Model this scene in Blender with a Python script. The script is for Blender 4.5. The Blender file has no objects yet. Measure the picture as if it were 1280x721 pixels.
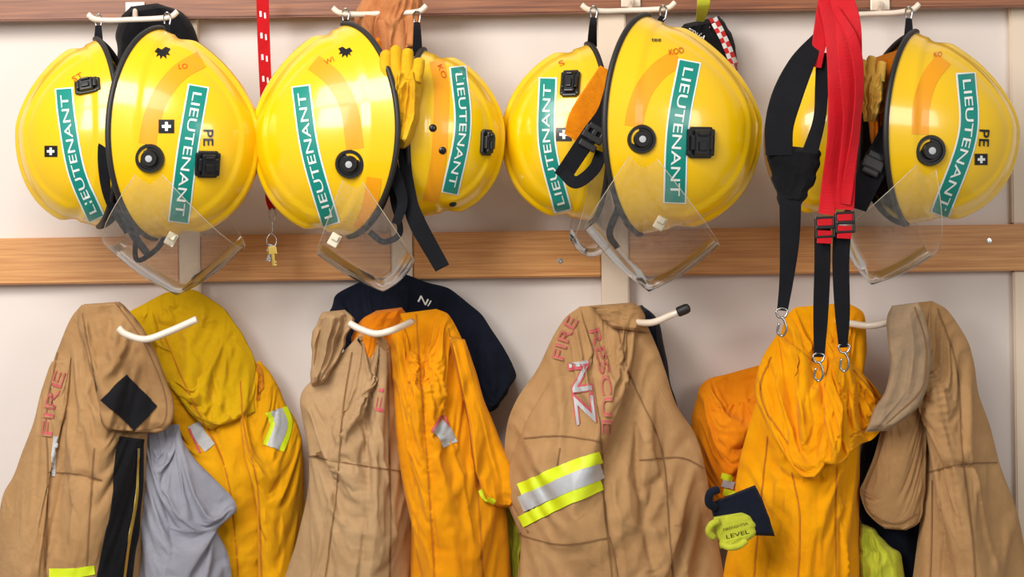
import bpy, bmesh, math, numpy as np, warnings
from mathutils import Vector, Matrix
from mathutils.bvhtree import BVHTree
warnings.simplefilter('ignore')
sc=bpy.context.scene
sc.view_settings.view_transform='Standard'
# ------------------------------------------------------------ frame
D=3.0; S0=0.00125; ZC=1.55; TH=math.radians(0.8)
CAM=Vector((0,-D,ZC))
ct,st=math.cos(TH),math.sin(TH)
def W(px,py,d=0.0):
    k=S0*(D-d)/D
    dx=(px-640)*k; dy=(360.5-py)*k
    return Vector((dx*ct+dy*st,-d,ZC-dx*st+dy*ct))
def Kd(d): return S0*(D-d)/D
cam=bpy.data.cameras.new('camera'); co=bpy.data.objects.new('camera',cam)
sc.collection.objects.link(co); sc.camera=co
cam.sensor_width=36; cam.lens=36*D/(1280*S0); cam.clip_end=50
co.matrix_world=Matrix(((ct,st,0,0),(0,0,-1,-D),(-st,ct,0,ZC),(0,0,0,1)))

# ------------------------------------------------------------ materials
def lin(c):
    r=[]
    for v in c[:3]:
        v/=255
        r.append(v/12.92 if v<=0.04045 else ((v+0.055)/1.055)**2.4)
    return (*r,1)
def base_mat(name):
    m=bpy.data.materials.new(name); m.use_nodes=True
    nt=m.node_tree; b=nt.nodes['Principled BSDF']
    return m,nt,b
def plain(name,c,rough=0.5,metal=0,coat=0,spec=0.5,var=0.04,scale=30,bump=0.0,coatr=0.1):
    m,nt,b=base_mat(name)
    tc=nt.nodes.new('ShaderNodeTexCoord'); n=nt.nodes.new('ShaderNodeTexNoise')
    n.inputs['Scale'].default_value=scale; n.inputs['Detail'].default_value=5
    nt.links.new(tc.outputs['Object'],n.inputs['Vector'])
    mx=nt.nodes.new('ShaderNodeMix'); mx.data_type='RGBA'
    L=lin(c)
    mx.inputs[6].default_value=tuple(x*(1-var*2) for x in L[:3])+(1,)
    mx.inputs[7].default_value=tuple(min(1,x*(1+var*2)) for x in L[:3])+(1,)
    nt.links.new(n.outputs['Fac'],mx.inputs[0]); nt.links.new(mx.outputs[2],b.inputs['Base Color'])
    b.inputs['Roughness'].default_value=rough; b.inputs['Metallic'].default_value=metal
    b.inputs['Coat Weight'].default_value=coat; b.inputs['Coat Roughness'].default_value=coatr
    b.inputs['Specular IOR Level'].default_value=spec
    if bump:
        bp=nt.nodes.new('ShaderNodeBump'); bp.inputs['Strength'].default_value=bump; bp.inputs['Distance'].default_value=0.002
        nt.links.new(n.outputs['Fac'],bp.inputs['Height']); nt.links.new(bp.outputs['Normal'],b.inputs['Normal'])
    return m
def fabric(name,c,c2=None,rough=0.92,weave=480,crumple=0.3,dirt=0.35,sheen=0.05,wd=0.0022):
    m,nt,b=base_mat(name); N=nt.nodes; K=nt.links
    tc=N.new('ShaderNodeTexCoord')
    n=N.new('ShaderNodeTexNoise'); n.inputs['Scale'].default_value=9; n.inputs['Detail'].default_value=8; n.inputs['Roughness'].default_value=0.75
    K.new(tc.outputs['Object'],n.inputs['Vector'])
    cr=N.new('ShaderNodeValToRGB'); cr.color_ramp.elements[0].position=0.35; cr.color_ramp.elements[1].position=0.65
    L=lin(c); L2=lin(c2) if c2 else tuple(x*(1-dirt) for x in L[:3])+(1,)
    cr.color_ramp.elements[0].color=L2; cr.color_ramp.elements[1].color=L
    K.new(n.outputs['Fac'],cr.inputs['Fac']); K.new(cr.outputs['Color'],b.inputs['Base Color'])
    b.inputs['Roughness'].default_value=rough; b.inputs['Specular IOR Level'].default_value=0.12
    b.inputs['Sheen Weight'].default_value=sheen
    mp=N.new('ShaderNodeMapping'); K.new(tc.outputs['Object'],mp.inputs['Vector'])
    mp.inputs['Rotation'].default_value=(0,0.6,0)
    v=N.new('ShaderNodeTexVoronoi'); v.inputs['Scale'].default_value=weave; v.inputs['Randomness'].default_value=0.25
    K.new(mp.outputs['Vector'],v.inputs['Vector'])
    b1=N.new('ShaderNodeBump'); b1.inputs['Strength'].default_value=0.5; b1.inputs['Distance'].default_value=wd
    K.new(v.outputs['Distance'],b1.inputs['Height'])
    n2=N.new('ShaderNodeTexNoise'); n2.inputs['Scale'].default_value=34; n2.inputs['Detail'].default_value=4; n2.inputs['Distortion'].default_value=0.8
    K.new(tc.outputs['Object'],n2.inputs['Vector'])
    b2=N.new('ShaderNodeBump'); b2.inputs['Strength'].default_value=crumple; b2.inputs['Distance'].default_value=0.012
    K.new(n2.outputs['Fac'],b2.inputs['Height']); K.new(b1.outputs['Normal'],b2.inputs['Normal'])
    K.new(b2.outputs['Normal'],b.inputs['Normal'])
    return m
def wood(name,c1,c2):
    m,nt,b=base_mat(name); N=nt.nodes; K=nt.links
    tc=N.new('ShaderNodeTexCoord'); mp=N.new('ShaderNodeMapping'); mp.inputs['Scale'].default_value=(2.5,30,90)
    K.new(tc.outputs['Object'],mp.inputs['Vector'])
    n=N.new('ShaderNodeTexNoise'); n.inputs['Scale'].default_value=3; n.inputs['Detail'].default_value=8; n.inputs['Distortion'].default_value=0.3
    K.new(mp.outputs['Vector'],n.inputs['Vector'])
    cr=N.new('ShaderNodeValToRGB'); cr.color_ramp.elements[0].position=0.3; cr.color_ramp.elements[1].position=0.7
    cr.color_ramp.elements[0].color=lin(c1); cr.color_ramp.elements[1].color=lin(c2)
    K.new(n.outputs['Fac'],cr.inputs['Fac']); K.new(cr.outputs['Color'],b.inputs['Base Color'])
    b.inputs['Roughness'].default_value=0.45
    return m
M={}
M['wall']=plain('wall_paint',(225,215,208),0.7,var=0.015,scale=3,bump=0.1)
M['stud']=plain('cream_paint',(226,208,186),0.5,var=0.02,scale=6)
M['rail']=wood('varnished_timber',(186,120,60),(224,166,98))
M['raild']=wood('dark_timber',(104,56,32),(158,98,60))
M['floor']=plain('concrete_floor',(120,118,115),0.7,scale=5,bump=0.2)
M['shell']=plain('helmet_yellow',(244,196,2),0.28,coat=0.8,var=0.02,scale=8,coatr=0.10)
M['band']=plain('reflective_orange',(240,160,6),0.4,coat=0.3,var=0.03)
M['teal']=plain('teal_label',(6,136,122),0.35,coat=0.3,var=0.03)
M['white']=plain('white_print',(232,236,232),0.45,var=0.01)
M['black']=plain('black_plastic',(18,18,20),0.32,coat=0.2)
M['rubber']=plain('black_rubber',(34,32,32),0.5)
M['red']=plain('red_print',(205,80,10),0.5)
M['liner']=plain('helmet_liner_foam',(60,52,40),0.9,bump=0.3)
M['web']=fabric('black_webbing',(30,30,34),weave=700,crumple=0.1,wd=.0008)
M['redweb']=fabric('red_webbing',(205,24,36),weave=500,crumple=0.08,dirt=0.25,rough=0.5,wd=.001)
M['lany']=fabric('red_lanyard',(200,28,34),weave=900,crumple=0.05,wd=.0006)
M['hook']=plain('cream_coated_steel',(232,216,196),0.3,coat=0.5)
M['steel']=plain('steel',(190,190,190),0.25,metal=1)
M['brass']=plain('brass',(205,175,90),0.3,metal=1)
M['tan']=fabric('tan_coat_cloth',(186,146,100),(168,128,84))
M['tan2']=fabric('tan_trim_cloth',(178,138,92),(158,120,78))
M['tanlight']=fabric('faded_tan_cloth',(190,156,116),(170,136,96))
M['dirty']=fabric('soiled_tan_cloth',(178,148,114),(134,116,96))
M['gold']=fabric('golden_yellow_cloth',(236,158,10),(222,138,6))
M['mustard']=fabric('mustard_yellow_cloth',(230,164,10),(210,150,12))
M['bright']=fabric('bright_yellow_cloth',(244,168,4),(230,148,4))
M['olive']=fabric('olive_yellow_cloth',(218,174,14),(198,154,10))
M['paleleather']=fabric('pale_yellow_leather',(232,190,90),(206,156,60))
M['yleather']=fabric('yellow_leather',(236,190,40),(214,160,24))
M['orange']=fabric('orange_cloth',(240,148,18),(218,120,10))
M['peach']=fabric('leather_peach',(214,146,92),(170,102,60))
M['navy']=fabric('navy_cloth',(26,31,46),(16,20,32),wd=.001)
M['blackc']=fabric('black_cloth',(26,25,28),(16,16,18),wd=.001)
M['grey']=fabric('grey_lining_cloth',(156,156,166),(140,140,152))
M['lime']=plain('lime_tape',(214,232,28),0.5,var=0.03)
M['silver']=plain('silver_tape',(178,180,182),0.4,var=0.05,scale=200)
M['pink']=plain('pink_print',(194,84,92),0.8,var=0.08,scale=120)
M['limec']=fabric('lime_glove_cloth',(205,208,66),(180,184,50))
M['thread_tan']=plain('tan_thread',(134,97,60),0.9)
M['thread_gold']=plain('gold_thread',(188,112,6),0.9)
M['paleclip']=plain('translucent_plastic',(214,205,180),0.4,coat=.3)
def visor_mat():
    m,nt,b=base_mat('clear_polycarbonate'); N=nt.nodes; K=nt.links
    N.remove(b); out=N['Material Output']
    t=N.new('ShaderNodeBsdfTransparent'); t.inputs['Color'].default_value=(0.93,0.92,0.90,1)
    g=N.new('ShaderNodeBsdfGlossy'); g.inputs['Roughness'].default_value=0.1; g.inputs['Color'].default_value=(1,1,1,1)
    df=N.new('ShaderNodeBsdfDiffuse'); df.inputs['Color'].default_value=(0.8,0.78,0.74,1)
    fr=N.new('ShaderNodeFresnel'); fr.inputs['IOR'].default_value=1.18
    n=N.new('ShaderNodeTexNoise'); n.inputs['Scale'].default_value=25; n.inputs['Detail'].default_value=6
    mm=N.new('ShaderNodeMath'); mm.operation='MULTIPLY'; mm.inputs[1].default_value=0.12; K.new(n.outputs['Fac'],mm.inputs[0])
    m1=N.new('ShaderNodeMixShader'); K.new(mm.outputs[0],m1.inputs[0]); K.new(t.outputs[0],m1.inputs[1]); K.new(df.outputs[0],m1.inputs[2])
    m2=N.new('ShaderNodeMixShader'); K.new(fr.outputs[0],m2.inputs[0]); K.new(m1.outputs[0],m2.inputs[1]); K.new(g.outputs[0],m2.inputs[2])
    K.new(m2.outputs[0],out.inputs[0]); return m
M['visor']=visor_mat()
M['vedge']=plain('visor_edge',(196,184,160),0.35,coat=0.3)
def checker_mat(name,a,bc,sx,sz):
    m,nt,b=base_mat(name); N=nt.nodes; K=nt.links
    uv=N.new('ShaderNodeUVMap'); ch=N.new('ShaderNodeTexChecker'); mp=N.new('ShaderNodeMapping')
    mp.inputs['Scale'].default_value=(sx,sz,1); K.new(uv.outputs[0],mp.inputs[0]); K.new(mp.outputs[0],ch.inputs['Vector'])
    ch.inputs['Scale'].default_value=1; ch.inputs['Color1'].default_value=lin(a); ch.inputs['Color2'].default_value=lin(bc)
    K.new(ch.outputs[0],b.inputs['Base Color']); b.inputs['Roughness'].default_value=0.7; return m
M['check']=checker_mat('red_white_checker',(215,40,40),(240,240,240),10,2)

# ------------------------------------------------------------ mesh helpers
def mk(name,verts,faces,mat,smooth=True,uvs=None):
    me=bpy.data.meshes.new(name); me.from_pydata([tuple(v) for v in verts],[],faces)
    bm=bmesh.new(); bm.from_mesh(me); bmesh.ops.recalc_face_normals(bm,faces=bm.faces); bm.to_mesh(me); bm.free()
    if smooth: me.polygons.foreach_set('use_smooth',[True]*len(me.polygons))
    me.materials.append(M[mat] if isinstance(mat,str) else mat)
    if uvs is not None:
        ul=me.uv_layers.new(name='UVMap')
        for lp in me.loops: ul.data[lp.index].uv=uvs[lp.vertex_index]
    o=bpy.data.objects.new(name,me); sc.collection.objects.link(o); return o
def cat(pts,n):
    P=np.array(pts,float); m=len(P)
    if m==1: return np.repeat(P,n,0)
    if m==2:
        t=np.linspace(0,1,n)[:,None]; return P[0]*(1-t)+P[1]*t
    Q=np.vstack([2*P[0]-P[1],P,2*P[-1]-P[-2]])
    t=np.linspace(0,m-1,n); i=np.minimum(t.astype(int),m-2); f=(t-i)[:,None]
    a,b,c,d=Q[i],Q[i+1],Q[i+2],Q[i+3]
    return 0.5*((2*b)+(-a+c)*f+(2*a-5*b+4*c-d)*f**2+(-a+3*b-3*c+d)*f**3)
def catu(pts,n):
    R=cat(pts,max(60,n*4)); s=np.r_[0,np.cumsum(np.linalg.norm(np.diff(R[:,:2],axis=0),axis=1))]
    q=np.linspace(0,s[-1],n); return np.stack([np.interp(q,s,R[:,j]) for j in range(R.shape[1])],1),s[-1]
def bvh_of(o):
    me=o.data; return BVHTree.FromPolygons([v.co.copy() for v in me.vertices],[tuple(p.vertices) for p in me.polygons])
def tube(name,pts,r,mat,n=40,seg=10,closed=False,world=False,prof=None):
    if world: P=cat([tuple(p) for p in pts],n)
    else: P=np.array([tuple(W(*p)) for p in cat(pts,n)])
    if closed: P=P[:-1]
    n=len(P); V=[];F=[]
    prev=None
    for i in range(n):
        if closed: t=P[(i+1)%n]-P[i-1]
        else: t=P[min(i+1,n-1)]-P[max(i-1,0)]
        t=Vector(t); t.normalize() if t.length>1e-9 else None
        if prev is None:
            a=t.cross(Vector((0,-1,0)))
            if a.length<0.1: a=t.cross(Vector((1,0,0)))
        else: a=prev-t*prev.dot(t)
        a.normalize(); prev=a; b=t.cross(a)
        rr=r if not callable(r) else r(i/(n-1))
        for j in range(seg):
            th=2*math.pi*j/seg
            V.append(Vector(P[i])+(a*math.cos(th)+b*math.sin(th))*rr)
    m=n if closed else n-1
    for i in range(m):
        for j in range(seg):
            k=(i+1)%n
            F.append((i*seg+j,i*seg+(j+1)%seg,k*seg+(j+1)%seg,k*seg+j))
    if not closed:
        F.append(tuple(range(seg))); F.append(tuple((n-1)*seg+j for j in range(seg)))
    return mk(name,V,F,mat)
def ribbon(name,pts,w,mat,t=0.0022,n=40,twist=0,uv=False):
    P=np.array([tuple(W(*p)) for p in cat(pts,n)])
    ws=cat([[x] for x in (w if isinstance(w,(list,tuple)) else [w,w])],n)[:,0]
    V=[];F=[];UV=[]
    for i in range(n):
        tt=Vector(P[min(i+1,n-1)]-P[max(i-1,0)]).normalized()
        tv=Vector((tt.x,tt.y*0.3,tt.z)).normalized()
        a=tv.cross(Vector((0,-1,0))).normalized()
        if callable(twist): ang=twist(i/(n-1))
        else: ang=twist
        b=tt.cross(a).normalized()
        a2=a*math.cos(ang)+b*math.sin(ang); b2=b*math.cos(ang)-a*math.sin(ang)
        hw=ws[i]*S0/2; c=Vector(P[i])
        for (x,y) in [(-1,-.6),(-.9,-1),(.9,-1),(1,-.6),(1,.6),(.9,1),(-.9,1),(-1,.6)]:
            V.append(c+a2*hw*x+b2*t/2*y); UV.append((x*.5+.5,i/(n-1)))
    for i in range(n-1):
        for j in range(8):
            F.append((i*8+j,i*8+(j+1)%8,(i+1)*8+(j+1)%8,(i+1)*8+j))
    F.append(tuple(range(8))); F.append(tuple((n-1)*8+j for j in range(8)))
    return mk(name,V,F,mat,smooth=False,uvs=[(u[1],u[0]) for u in UV] if uv else None)
def basis(n,ang=90):
    n=n.normalized(); u=Vector((math.cos(math.radians(ang)),0,math.sin(math.radians(ang))))
    u=(u-n*u.dot(n)).normalized(); r=u.cross(n).normalized()
    return r,u,n
def lathe(name,prof,loc,nrm,mat,seg=40):
    r,u,n=basis(nrm); V=[];F=[]
    for (rad,h) in prof:
        for j in range(seg):
            a=2*math.pi*j/seg; V.append(loc+r*rad*math.cos(a)+u*rad*math.sin(a)+n*h)
    for i in range(len(prof)-1):
        for j in range(seg): F.append((i*seg+j,i*seg+(j+1)%seg,(i+1)*seg+(j+1)%seg,(i+1)*seg+j))
    F.append(tuple(range(seg))); F.append(tuple((len(prof)-1)*seg+j for j in range(seg)))
    o=mk(name,V,F,mat)
    md=o.modifiers.new('e','EDGE_SPLIT'); md.split_angle=math.radians(40)
    return o
def rboxes(name,boxes,loc,fr,mat,bev=0.0015):
    bm=bmesh.new(); r,u,n=fr
    for (cx,cy,cz,sx,sy,sz) in boxes:
        g=bmesh.new(); bmesh.ops.create_cube(g,size=1)
        for v in g.verts: v.co=Vector((v.co.x*sx+cx,v.co.y*sy+cy,v.co.z*sz+cz))
        bmesh.ops.bevel(g,geom=g.edges[:],offset=min(bev,min(sx,sy,sz)*0.4),segments=2,affect='EDGES',profile=0.5)
        me=bpy.data.meshes.new('t'); g.to_mesh(me); g.free(); bm.from_mesh(me); bpy.data.meshes.remove(me)
    for v in bm.verts: v.co=loc+r*v.co.x+u*v.co.y+n*v.co.z
    bmesh.ops.recalc_face_normals(bm,faces=bm.faces)
    me=bpy.data.meshes.new(name); bm.to_mesh(me); bm.free(); me.materials.append(M[mat])
    o=bpy.data.objects.new(name,me); sc.collection.objects.link(o); return o
def hit(bv,px,py,dd=0.2):
    best=None
    tgt=W(px,py,0); dr=(tgt-CAM).normalized()
    for b in (bv if isinstance(bv,list) else [bv]):
        l,nn,i,dist=b.ray_cast(CAM,dr)
        if l is not None and (best is None or dist<best[2]): best=(l,nn,dist)
    if best is None:
        for b in (bv if isinstance(bv,list) else [bv]):
            l,nn,i,dist=b.find_nearest(W(px,py,dd))
            if l is not None and (best is None or dist<best[2]): best=(l,nn,dist)
    l,nn,_=best
    if nn.dot(CAM-l)<0: nn=-nn
    return l,nn
def dstrip(name,bv,path,w,mat,off=0.0008,n=40,m=5,dd=0.2,uv=False,w_off=0):
    P,L=catu(path,n); T=np.gradient(P[:,:2],axis=0); T/=np.linalg.norm(T,axis=1)[:,None]
    N=np.stack([-T[:,1],T[:,0]],1); V=[];F=[];UV=[]
    for i in range(n):
        for j in range(m):
            o=(j/(m-1)-.5)*w+w_off; q=P[i,:2]+N[i]*o
            l,nn=hit(bv,q[0],q[1],dd); V.append(l+nn*off); UV.append((i/(n-1),j/(m-1)))
    for i in range(n-1):
        for j in range(m-1): F.append((i*m+j,i*m+j+1,(i+1)*m+j+1,(i+1)*m+j))
    return mk(name,V,F,mat,uvs=UV if uv else None)
def dpoly(name,bv,pts,mat,off=0.001,dd=0.2):
    V=[];
    for p in pts:
        l,nn=hit(bv,p[0],p[1],dd); V.append(l+nn*off)
    return mk(name,V,[tuple(range(len(pts)))],mat,smooth=False)
def text_mesh(s,offset=0.0):
    c=bpy.data.curves.new('t','FONT'); c.body=s; c.size=1; c.offset=offset; c.resolution_u=4
    o=bpy.data.objects.new('t',c); sc.collection.objects.link(o)
    dg=bpy.context.evaluated_depsgraph_get(); dg.update()
    me=bpy.data.meshes.new_from_object(o.evaluated_get(dg)); 
    V=[(v.co.x,v.co.y) for v in me.vertices]; 
    bpy.data.objects.remove(o); return me,np.array(V)
CAPH=None
def dtext(name,bv,s,path,h,mat,off=0.0012,cuts=0,offset=0.015,dd=0.2,shift=0,out_y=False):
    global CAPH
    if CAPH is None:
        _,v0=text_mesh('E',0.0); CAPH=(v0[:,1].min(),v0[:,1].max(),v0[:,0].max())
    me,V=text_mesh(s,offset)
    if cuts:
        bm=bmesh.new(); bm.from_mesh(me); bmesh.ops.triangulate(bm,faces=bm.faces)
        for _ in range(cuts):
            ed=[e for e in bm.edges if e.calc_length()>0.12]
            bmesh.ops.subdivide_edges(bm,edges=ed,cuts=1); bmesh.ops.triangulate(bm,faces=bm.faces)
        bm.to_mesh(me); bm.free(); V=np.array([(v.co.x,v.co.y) for v in me.vertices])
    x0,x1=V[:,0].min(),V[:,0].max()
    P,L=catu(path,60); T=np.gradient(P[:,:2],axis=0); T/=np.linalg.norm(T,axis=1)[:,None]
    out=[]
    for (x,y) in V:
        f=(x-x0)/(x1-x0)*59; i=min(int(f),58); fr=f-i
        p=P[i,:2]*(1-fr)+P[i+1,:2]*fr; t=T[i]
        up=np.array([t[1],-t[0]])
        q=p+up*(((y-CAPH[0])/(CAPH[1]-CAPH[0])-0.5)*h+shift)
        l,nn=hit(bv,q[0],q[1],dd)
        out.append(l+(CAM-l).normalized()*off if out_y else l+nn*off)
    F=[tuple(p.vertices) for p in me.polygons]
    return mk(name,out,F,mat,smooth=False)
# ------------------------------------------------------------ noise
RT=np.random.RandomState(7).rand(256,256)
def vn(x,y,seed=0):
    x=np.asarray(x)+seed*17.3; y=np.asarray(y)+seed*5.7
    xi=np.floor(x).astype(int); yi=np.floor(y).astype(int); fx=x-xi; fy=y-yi
    fx=fx*fx*fx*(fx*(fx*6-15)+10); fy=fy*fy*fy*(fy*(fy*6-15)+10)
    g=lambda a,b:RT[a%256,b%256]
    return (g(xi,yi)*(1-fx)+g(xi+1,yi)*fx)*(1-fy)+(g(xi,yi+1)*(1-fx)+g(xi+1,yi+1)*fx)*fy
sc.gravity=(0,-3.0,-9.0)
def simulate(V,nv,nu,sx,sz,frames,bend,pinbot,seed):
    """buckle the sheet with a real cloth solve: rest shape is larger than the pinned outline"""
    F=[(i*nu+j,i*nu+j+1,(i+1)*nu+j+1,(i+1)*nu+j) for i in range(nv-1) for j in range(nu-1)]
    me=bpy.data.meshes.new('sim'); me.from_pydata([tuple(v) for v in V],[],F)
    o=bpy.data.objects.new('sim',me); sc.collection.objects.link(o)
    A=np.array([tuple(v) for v in V]); c=A.mean(0)
    o.shape_key_add(name='Basis'); kb=o.shape_key_add(name='rest')
    R=A.copy(); nx=vn(A[:,0]*9,A[:,2]*6,seed+40)-.5; nz=vn(A[:,0]*7,A[:,2]*9,seed+41)-.5
    R[:,0]=c[0]+(A[:,0]-c[0])*(1+sx)+nx*0.03*sx*6; R[:,2]=c[2]+(A[:,2]-c[2])*(1+sz)+nz*0.03*sz*6
    kb.data.foreach_set('co',R.ravel()); kb.value=0
    vg=o.vertex_groups.new(name='pin')
    idx=[i*nu for i in range(nv)]+[i*nu+nu-1 for i in range(nv)]+list(range(nu))
    if pinbot: idx+=[(nv-1)*nu+j for j in range(nu)]
    vg.add(list(set(idx)),1.0,'REPLACE')
    md=o.modifiers.new('c','CLOTH'); s=md.settings
    s.quality=4; s.mass=0.25; s.tension_stiffness=12; s.compression_stiffness=12; s.shear_stiffness=4
    s.bending_stiffness=bend; s.tension_damping=8; s.compression_damping=8; s.shear_damping=6; s.bending_damping=1.0; s.air_damping=3
    s.vertex_group_mass='pin'; s.pin_stiffness=1
    s.rest_shape_key=kb
    s.effector_weights.gravity=0.35
    md.collision_settings.use_collision=False; md.collision_settings.use_self_collision=False
    md.point_cache.frame_start=1; md.point_cache.frame_end=frames+5
    for f in range(1,frames+1): sc.frame_set(f)
    dg=bpy.context.evaluated_depsgraph_get(); ev=o.evaluated_get(dg); m2=ev.to_mesh()
    B=np.empty(len(m2.vertices)*3); m2.vertices.foreach_get('co',B); B=B.reshape(-1,3); ev.to_mesh_clear()
    bpy.data.objects.remove(o); sc.frame_set(1)
    if not np.isfinite(B).all() or np.abs(B-A).max()>0.3:
        if not np.isfinite(B).all(): return A
        B=A+np.clip(B-A,-.06,.06)
    G=B.reshape(nv,nu,3)
    Gp=np.pad(G,((1,1),(1,1),(0,0)),mode='edge')
    S=(Gp[:-2,1:-1]+Gp[2:,1:-1]+Gp[1:-1,:-2]+Gp[1:-1,2:])/4
    G2=G.copy(); G2[1:-1,1:-1]=G[1:-1,1:-1]*.7+S[1:-1,1:-1]*.3
    return G2.reshape(-1,3)
def cloth(name,rows,d,th,mat,folds=(),nu=84,nv=120,seed=0,wr=0.012,wf=5,top=0.10,bot=0,over=None,gap=0.002,pw=4.0,jag=2.0,small=0.5,back=0.4,sim=None,bend=1.0,pinbot=False):
    R=cat(rows,nv); v=np.linspace(0,1,nv)[:,None]
    th0=np.linspace(0,math.pi,nu); mixl=.75 if sim else .35
    u=(mixl*np.linspace(0,1,nu)+(1-mixl)*(0.5-0.5*np.cos(th0)))[None,:]
    jl=(vn(v*9,0*v,seed+3)-.5)*2*jag; jr=(vn(v*9,0*v,seed+4)-.5)*2*jag
    X=(R[:,0:1]+jl)*(1-u)+(R[:,2:3]+jr)*u; Y=R[:,1:2]*(1-u)+R[:,3:4]*u
    prof=np.power(np.clip(1-np.abs(2*u-1)**pw,0,1),0.5)
    env=np.sqrt(np.clip(v/top,0,1)) if top>0 else np.ones_like(v)
    if bot>0: env=env*np.sqrt(np.clip((1-v)/bot,0,1))
    pe=prof*env
    wu=u+0.10*(vn(v*2.2,u*2,seed+1)-.5)
    n1=vn(wu*wf,v*1.4,seed); r1=1-np.abs(2*n1-1)
    n2=vn(wu*wf*2.1+v*1.2,v*2.6,seed+9); r2=1-np.abs(2*n2-1)
    n3=vn(X/26+Y/40,Y/30-X/45,seed+2); r3=1-np.abs(2*n3-1)
    n4=vn(X/13-Y/22,Y/16+X/22,seed+5); r4=1-np.abs(2*n4-1)
    if sim: wr=wr*.7; small=0.3
    H=th*pe+pe*(wr*(r1**1.3-.4)+wr*.5*(r2**1.6-.3)+small*wr*.34*(r3**2-.3)+small*wr*.14*(r4**1.5-.4))
    for fd in folds:
        pl,A,wd=fd[:3]
        Q,_=catu(pl,40); Q=Q[:,:2]
        dm=np.full(X.shape,1e9); ti=np.zeros(X.shape)
        for i in range(len(Q)):
            dd=np.hypot(X-Q[i,0],Y-Q[i,1]); mk_=dd<dm; dm=np.where(mk_,dd,dm); ti=np.where(mk_,i/(len(Q)-1),ti)
        tap=np.clip(np.minimum(ti,1-ti)*5+0.15,0,1)
        H=H+A*np.exp(-(dm/wd)**1.3)*tap*np.minimum(1,pe*1.3)
    if over is not None:
        U=np.full(X.shape,np.nan)
        for i in range(0,nv,2):
            for j in range(0,nu,2):
                dr=(W(X[i,j],Y[i,j],0)-CAM).normalized(); best=None
                for b in over:
                    l,nn,ix,dist=b.ray_cast(CAM,dr)
                    if l is not None and (best is None or -l.y>best): best=-l.y
                if best is not None: U[i,j]=best
        Us=U[::2,::2]; mean=np.nanmean(Us)
        for _ in range(60):
            na=np.isnan(Us)
            if not na.any(): break
            P=np.pad(Us,1,constant_values=np.nan)
            st_=np.stack([P[:-2,1:-1],P[2:,1:-1],P[1:-1,:-2],P[1:-1,2:]]); 
            mm=np.nanmean(st_,0)
            Us=np.where(na,mm,Us)
        Us=np.where(np.isnan(Us),mean,Us)
        for _ in range(2):
            P=np.pad(Us,1,mode='edge'); av=(P[:-2,1:-1]+P[2:,1:-1]+P[1:-1,:-2]+P[1:-1,2:]+4*Us)/8; Us=np.maximum(av,Us-0.001)
        yi=np.clip(np.arange(nv)/2,0,Us.shape[0]-1.001); xi=np.clip(np.arange(nu)/2,0,Us.shape[1]-1.001)
        a=yi.astype(int)[:,None]; b=xi.astype(int)[None,:]; fy=(yi-yi.astype(int))[:,None]; fx=(xi-xi.astype(int))[None,:]
        Dn=(Us[a,b]*(1-fx)+Us[a,b+1]*fx)*(1-fy)+(Us[a+1,b]*(1-fx)+Us[a+1,b+1]*fx)*fy+gap
        back=0.0
    else:
        dl=d if isinstance(d,(list,tuple)) else [d,d]
        Dn=cat([[q] for q in dl],nv)*np.ones_like(X)
    FV=[W(X[i,j],Y[i,j],Dn[i,j]+max(H[i,j],-0.02)) for i in range(nv) for j in range(nu)]
    bk=back*th+ (0.022 if (sim and over is None) else 0)
    if sim:
        B=simulate(FV,nv,nu,sim[0],sim[1],sim[2] if len(sim)>2 else 14,bend,pinbot,seed)
        if over is None:
            lim=(Dn-0.8*bk*pe).ravel(); q=(-B[:,1]-lim)-0.004; sft=0.008
            B[:,1]=-(lim+0.004+np.where(q>sft,q,sft*np.exp(np.clip(q/sft-1,-30,0))))
        else:
            lim=(Dn+0.001).ravel(); B[:,1]=np.minimum(B[:,1],-lim)
        FV=[Vector(b) for b in B]
    V=[];F=[]
    for i in range(nv):
        for j in range(nu): V.append(FV[i*nu+j])
        for j in range(nu-2,0,-1): V.append(W(X[i,j],Y[i,j],max(0.004,Dn[i,j]-0.0015*pe[i,j]-bk*pe[i,j])))
    m=2*nu-2
    for i in range(nv-1):
        for j in range(m): F.append((i*m+j,i*m+(j+1)%m,(i+1)*m+(j+1)%m,(i+1)*m+j))
    F.append(tuple(range(m))); F.append(tuple((nv-1)*m+j for j in range(m)))
    return mk(name,V,F,mat)

# ------------------------------------------------------------ things
def finish(name,label,cat_,parts,group=None):
    allv=[]
    for p in parts:
        o=p[0]; a=np.array([v.co for v in o.data.vertices]); allv.append((a.min(0),a.max(0)))
    mn=np.min([a for a,b in allv],0); mx=np.max([b for a,b in allv],0)
    org=Vector(((mn[0]+mx[0])/2,(mn[1]+mx[1])/2,mn[2]))
    e=bpy.data.objects.new(name,None); e.empty_display_size=0.05; sc.collection.objects.link(e); e.location=org
    e['label']=label; e['category']=cat_
    if group: e['group']=group
    for p in parts:
        o=p[0]; o.data.transform(Matrix.Translation(-org)); o.name=p[1]; o.data.name=p[1]
        if len(p)>2 and p[2]: o['label']=p[2]
        o.parent=p[3] if len(p)>3 else e
    return e
def solo(o,name,label,cat_,group=None):
    a=np.array([v.co for v in o.data.vertices]); org=Vector(((a[:,0].min()+a[:,0].max())/2,(a[:,1].min()+a[:,1].max())/2,a[:,2].min()))
    o.data.transform(Matrix.Translation(-org)); o.location=org; o.name=name; o['label']=label; o['category']=cat_
    if group: o['group']=group
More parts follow.
